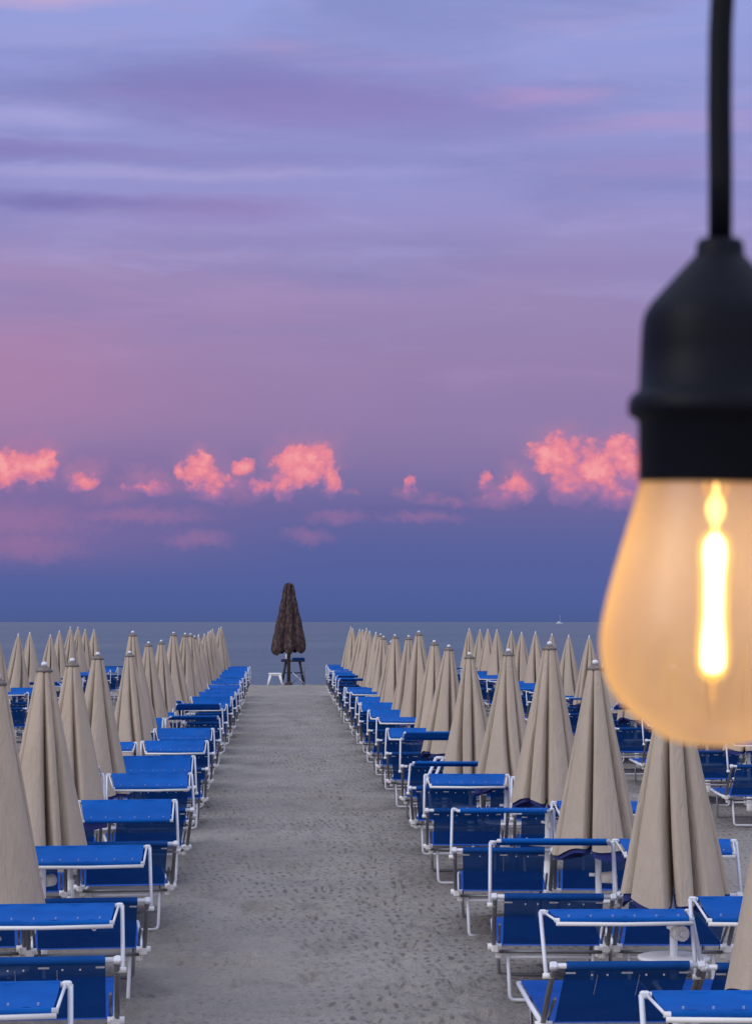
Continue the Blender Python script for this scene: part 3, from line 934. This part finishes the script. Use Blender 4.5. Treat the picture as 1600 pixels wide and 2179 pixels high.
def bf_(u, v):
    an = 2 * PI * u
    R = (0.17 + (0.665 - 0.17) * v ** 1.0) * (1 - 0.22 * max(0, (v - 0.90) / 0.10) ** 2)
    fo = abs(math.sin(NF * an / 2 + 0.7))
    r = R * (0.66 + 0.38 * fo ** 0.6 - 0.05 * math.sin(3 * an) + 0.03 * math.sin(17 * an + 9 * v) + 0.035 * math.sin(26 * v + 2 * an) * (1 - v))
    z = zt + (zb - 0.20 * fo ** 1.3 + 0.05 * math.sin(an + 1) - zt) * v
    return (r * math.cos(an), r * math.sin(an), z)


m_.grid(bf_, 120, 30, M_BROWN, wrap=True)
m_.lathe([(0.15, zt - 0.06), (0.16, zt - 0.01), (0.13, zt + 0.05), (0.06, zt + 0.08), (0.02, zt + 0.09)], M_BROWN, 16)
m_.obj('canopy', root)
m_ = MB()
m_.tube([(0, 0, -0.3), (0, 0, 3.4)], 0.062, M_POLEWOOD, 12)
m_.lathe([(0.14, -0.1), (0.13, 0.04), (0.07, 0.10)], M_POLEWOOD, 14)
m_.obj('pole', root)

root = tag(empty('lookout_bench', (0.45, 80.0, 0)), 'dark splay-legged bench with blue top behind the brown umbrella', 'bench')
m_ = MB()
m_.box((0.0, 0, 0.80), (0.86, 0.45, 0.05), M_WOOD, None, 0.01)
m_.obj('bench_top', root)
for sx in (-1, 1):
    m_ = MB()
    for sy in (-1, 1):
        m_.tube([(sx * 0.24, sy * 0.15, 0.80), (sx * 0.40, sy * 0.2, -0.05)], 0.045, M_WOOD, 8)
    m_.tube([(sx * 0.33, -0.17, 0.35), (sx * 0.33, 0.17, 0.35)], 0.025, M_WOOD, 8)
    m_.obj('leg', root)
m_ = MB()
m_.tube([(-0.33, 0, 0.38), (0.33, 0, 0.38)], 0.022, M_WOOD, 8)
m_.obj('stretcher', root)
m_ = MB()
m_.box((0.20, 0, 0.875), (0.46, 0.40, 0.10), M_MESH, None, 0.02)
m_.box((-0.24, 0.0, 0.85), (0.34, 0.36, 0.05), M_NAVY, None, 0.015)
m_.obj('cushion', root)

tag_b = MB()
tag_b.lathe([(0.035, 0.0), (0.037, 0.01), (0.037, 0.11), (0.030, 0.15), (0.013, 0.18), (0.013, 0.21)], M_PLASTIC, 14)
o = tag_b.obj('bottle', None, (0.22, 80.0, 0.876))
tag(o, 'small white bottle standing on the dark bench', 'bottle')

root = tag(empty('stool', (-0.175, 78.3, 0)), 'low white plastic stool beside the brown umbrella pole', 'stool')
m_ = MB()
m_.box((0, 0, 0.385), (0.46, 0.38, 0.06), M_PLASTIC, None, 0.015)
m_.box((0, 0, 0.345), (0.36, 0.32, 0.05), M_PLASTIC, None, 0.01)
m_.obj('seat', root)
for sx in (-1, 1):
    for sy in (-1, 1):
        m_ = MB()
        m_.tube([(sx * 0.16, sy * 0.14, 0.35), (sx * 0.255, sy * 0.19, -0.02)], [0.05, 0.038], M_PLASTIC, 8)
        m_.obj('leg', root)

root = tag(empty('director_chair', (0.64, 79.9, 0)), 'white framed blue folding chair under the end of the dark bench', 'chair')
m_ = MB()
for sy in (-0.2, 0.2):
    m_.tube([(-0.22, sy, 0.0), (0.20, sy, 0.40)], 0.012, M_ALU)
    m_.tube([(0.22, sy, 0.0), (-0.20, sy, 0.40)], 0.012, M_WHITE)
    m_.tube([(0.235, sy, 0.0), (0.235, sy, 0.60)], 0.011, M_ALU)
m_.tube([(0.235, -0.2, 0.60), (0.235, 0.2, 0.60)], 0.011, M_ALU)
m_.obj('chair_frame', root)
m_ = MB()
m_.grid(lambda u, v: (-0.2 + 0.4 * u, -0.2 + 0.4 * v, 0.41 - 0.03 * math.sin(PI * u)), 6, 3, M_SHADE)
m_.obj('seat', root)

# folded white chair leaning over a lounger of the sixth row
root = tag(empty('folded_chair', (1.62, rowy(6) - 1.10, 0.0), math.radians(8)), 'folded white framed chair propped upside down among the bulb side loungers', 'chair')
m_ = MB()
for dx_ in (0.0, 0.075):
    m_.tube([(-0.10 + dx_, 0.0, 0.0), (-0.16 + dx_, 0.05, 0.45), (0.0 + dx_, 0.10, 0.80)], 0.016, M_WHITE)
m_.tube([(0.075, 0.10, 0.80), (0.45, 0.14, 0.64), (0.50, 0.02, 0.0)], 0.015, M_WHITE)
m_.tube([(0.0, 0.10, 0.80), (0.09, 0.10, 0.80)], 0.015, M_WHITE)
m_.obj('chair_frame', root)
m_ = MB()
m_.grid(lambda u, v: (0.06 + 0.36 * u, 0.09 + 0.05 * u, 0.77 - 0.14 * u - 0.36 * v), 4, 4, M_MESH)
m_.obj('seat', root)

# little boat on the horizon
root = tag(empty('sailing_boat', (370, 2950, -0.2), math.radians(20)), 'tiny white sailing boat far out on the sea horizon', 'boat')
m_ = MB()
prof = [(-4.2, 0.9), (-3.0, 1.25), (0, 1.5), (3.0, 1.0), (4.8, 0.08)]
ring = []
o0 = 0
for (x, hw) in prof:
    for (yy_, zz_) in ((-hw, 1.3), (-hw * 0.75, 0.2), (0, -0.5), (hw * 0.75, 0.2), (hw, 1.3)):
        m_.v.append((x, yy_, zz_))
for i in range(4):
    for j in range(4):
        m_.face([i * 5 + j, i * 5 + j + 1, i * 5 + 6 + j, i * 5 + 5 + j], M_WHITE)
    m_.face([i * 5, i * 5 + 5, i * 5 + 9, i * 5 + 4], M_WHITE, False)
m_.face([0, 4, 3, 2, 1], M_WHITE, False)
m_.obj('hull', root)
m_ = MB()
m_.box((-0.6, 0, 1.9), (3.2, 1.7, 1.2), M_WHITE, None, 0.3)
m_.obj('cabin', root)
m_ = MB()
m_.tube([(0.6, 0, 1.2), (0.6, 0, 11.0)], [0.14, 0.08], M_WHITE)
m_.tube([(0.6, 0, 2.7), (-3.6, 0, 2.9)], 0.12, M_WHITE)
m_.obj('mast', root)

# ------------------------------------------------------------------ string-light bulb close to the camera
a_, p_ = math.radians(2.452), math.radians(2.826)
fwd = Vector((math.sin(a_) * math.cos(p_), math.cos(a_) * math.cos(p_), math.sin(p_)))
rgt = Vector((math.cos(a_), -math.sin(a_), 0))
upv = rgt.cross(fwd)
BULB = Vector((0.0892, 0.4574, 2.1953))     # centre of the glass, half a metre from the lens
bulb = tag(empty('string_light', BULB), 'lit clear light bulb hanging from a black socket and cord', 'light bulb')
bulb.rotation_euler = (math.radians(2.2), math.radians(1.0), 0)
px = 9.705e-5
gl = [(0.0004, -215), (45, -213), (92, -203), (127, -182), (165, -155), (196, -125), (222, -85), (236, -40), (239.5, 0), (236, 45), (226, 95), (210, 160), (192, 225), (174, 290), (160, 345), (158, 362)]


def emis_glass():
    m, t = mat('lit_bulb_glass')
    fr = t.n('ShaderNodeLayerWeight', {'Blend': 0.5}).outputs['Facing']     # glass looks denser where it is seen edge-on
    co = t.n('ShaderNodeTexCoord').outputs['Object']
    nz = t.noise(t.v('MULTIPLY', co, (1, 1, 0.5)), 60, 4, 0.55)
    colr = t.mix(t.sstep(nz, 0.3, 0.7), (0.80, 0.56, 0.37, 1), (0.88, 0.66, 0.44, 1))
    colr = t.mix(t.sstep(fr, 0.45, 0.95, 0, 0.8), colr, (0.92, 0.62, 0.26, 1))
    tr = t.n('ShaderNodeBsdfTransparent', {'Color': (1.0, 0.90, 0.76, 1)})
    tl = t.n('ShaderNodeBsdfTranslucent', {'Color': colr})
    gl_ = t.n('ShaderNodeBsdfGlossy', {'Color': (1, 1, 1, 1), 'Roughness': 0.38})
    dens = t.m('ADD', t.sstep(fr, 0.1, 0.85, 0.58, 0.93), t.m('MULTIPLY', t.m('SUBTRACT', nz, 0.5), 0.18))
    s = t.n('ShaderNodeMixShader', {0: dens, 1: tr.outputs[0], 2: tl.outputs[0]})
    s = t.n('ShaderNodeMixShader', {0: 0.035, 1: s.outputs[0], 2: gl_.outputs[0]})
    t.n('ShaderNodeOutputMaterial', {'Surface': s.outputs[0]})
    return m


def emis(name, col, strength):
    m, t = mat(name)
    e = t.n('ShaderNodeEmission', {'Color': col, 'Strength': strength})
    t.n('ShaderNodeOutputMaterial', {'Surface': e})
    return m


M_GLASS = emis_glass()
M_FILA = emis('glowing_filament', (1.0, 0.72, 0.40, 1), 25)
M_BEAD = emis('glowing_bead', (1.0, 0.60, 0.16, 1), 9)
M_STEM = emis('glowing_stem', (1.0, 0.50, 0.10, 1), 1.7)
m_ = MB()
# smooth the outline
P = [(r * px, z * px) for r, z in gl]
fine_p = []
for i in range(len(P) - 1):
    p0, p1, p2, p3 = P[max(0, i - 1)], P[i], P[i + 1], P[min(len(P) - 1, i + 2)]
    for s_ in range(3):
        t_ = s_ / 3
        q = [0.5 * ((2 * p1[d]) + (-p0[d] + p2[d]) * t_ + (2 * p0[d] - 5 * p1[d] + 4 * p2[d] - p3[d]) * t_ ** 2 + (-p0[d] + 3 * p1[d] - 3 * p2[d] + p3[d]) * t_ ** 3) for d in (0, 1)]
        fine_p.append((max(q[0], 1e-5), q[1]))
fine_p.append(P[-1])
m_.lathe(fine_p, M_GLASS, 64, capb=False, capt=False)
m_.obj('glass_envelope', bulb)
m_ = MB()
m_.lathe([(2 * px, -60 * px), (15 * px, -56 * px), (23 * px, -42 * px), (23 * px, -10 * px), (17 * px, 60 * px), (18 * px, 150 * px), (22 * px, 190 * px), (21 * px, 212 * px), (13 * px, 228 * px), (4 * px, 236 * px)], M_FILA, 20)
fil = m_.obj('filament', bulb)
# glowing shell added round the filament to make its yellow halo
mm_, tt_ = mat('halo_shell')
tt_.n('ShaderNodeOutputMaterial', {'Surface': tt_.n('ShaderNodeMixShader', {0: 0.42, 1: tt_.n('ShaderNodeBsdfTransparent').outputs[0],
      2: tt_.n('ShaderNodeEmission', {'Color': (1.0, 0.62, 0.06, 1), 'Strength': 3.4}).outputs[0]}).outputs[0]})
m_ = MB()
m_.lathe([(4 * px, -78 * px), (20 * px, -72 * px), (33 * px, -50 * px), (36 * px, -20 * px), (31 * px, 60 * px), (31 * px, 150 * px), (35 * px, 190 * px), (32 * px, 222 * px), (16 * px, 242 * px), (5 * px, 250 * px)], mm_, 20)
m_.obj('halo_shell', bulb)
for q_ in (-1, 1):
    m_ = MB()
    m_.tube([(q_ * 4 * px, 0, 300 * px), (q_ * 15 * px, 0, 318 * px), (q_ * 24 * px, 0, 335 * px), (q_ * 20 * px, 0, 356 * px), (q_ * 9 * px, 0, 362 * px)], 4 * px, M_STEM, 8)
    m_.obj('support_wire', bulb)
m_ = MB()
m_.tube([(0, 0, -58 * px), (1 * px, 0, -95 * px), (0, 0, -125 * px)], [4 * px, 3 * px, 1.5 * px], M_STEM, 8)
m_.obj('support_wire', bulb)
m_ = MB()
m_.lathe([(3 * px, 236 * px), (6 * px, 258 * px), (15 * px, 272 * px), (19 * px, 290 * px), (14 * px, 308 * px), (4 * px, 320 * px), (3 * px, 350 * px), (3 * px, 372 * px)], M_BEAD, 16)
m_.obj('filament_stem', bulb)
m_ = MB()
m_.lathe([(r_ * px, (z_ - 8) * px) for r_, z_ in ((70, 352), (162, 352), (165, 360), (167, 478), (172, 486), (187, 494), (190, 506), (188, 528), (178, 540), (167, 548), (165, 640), (163, 690),
          (157, 714), (142, 738), (64, 826), (52, 838), (50, 862), (44, 872), (20, 874))], M_BLACK, 48)
sock = m_.obj('socket', bulb)
m_ = MB()
pts = [(0, 0, 860 * px), (-2 * px, 0, 1000 * px), (-6 * px, 0, 1150 * px), (-7 * px, 0, 1300 * px), (-2 * px, 0, 1450 * px), (6 * px, 0, 1700 * px), (10 * px, 0, 2300 * px), (10 * px, 0, 3200 * px)]
m_.tube(pts, 26 * px, M_BLACK, 16)
m_.obj('cord', bulb)
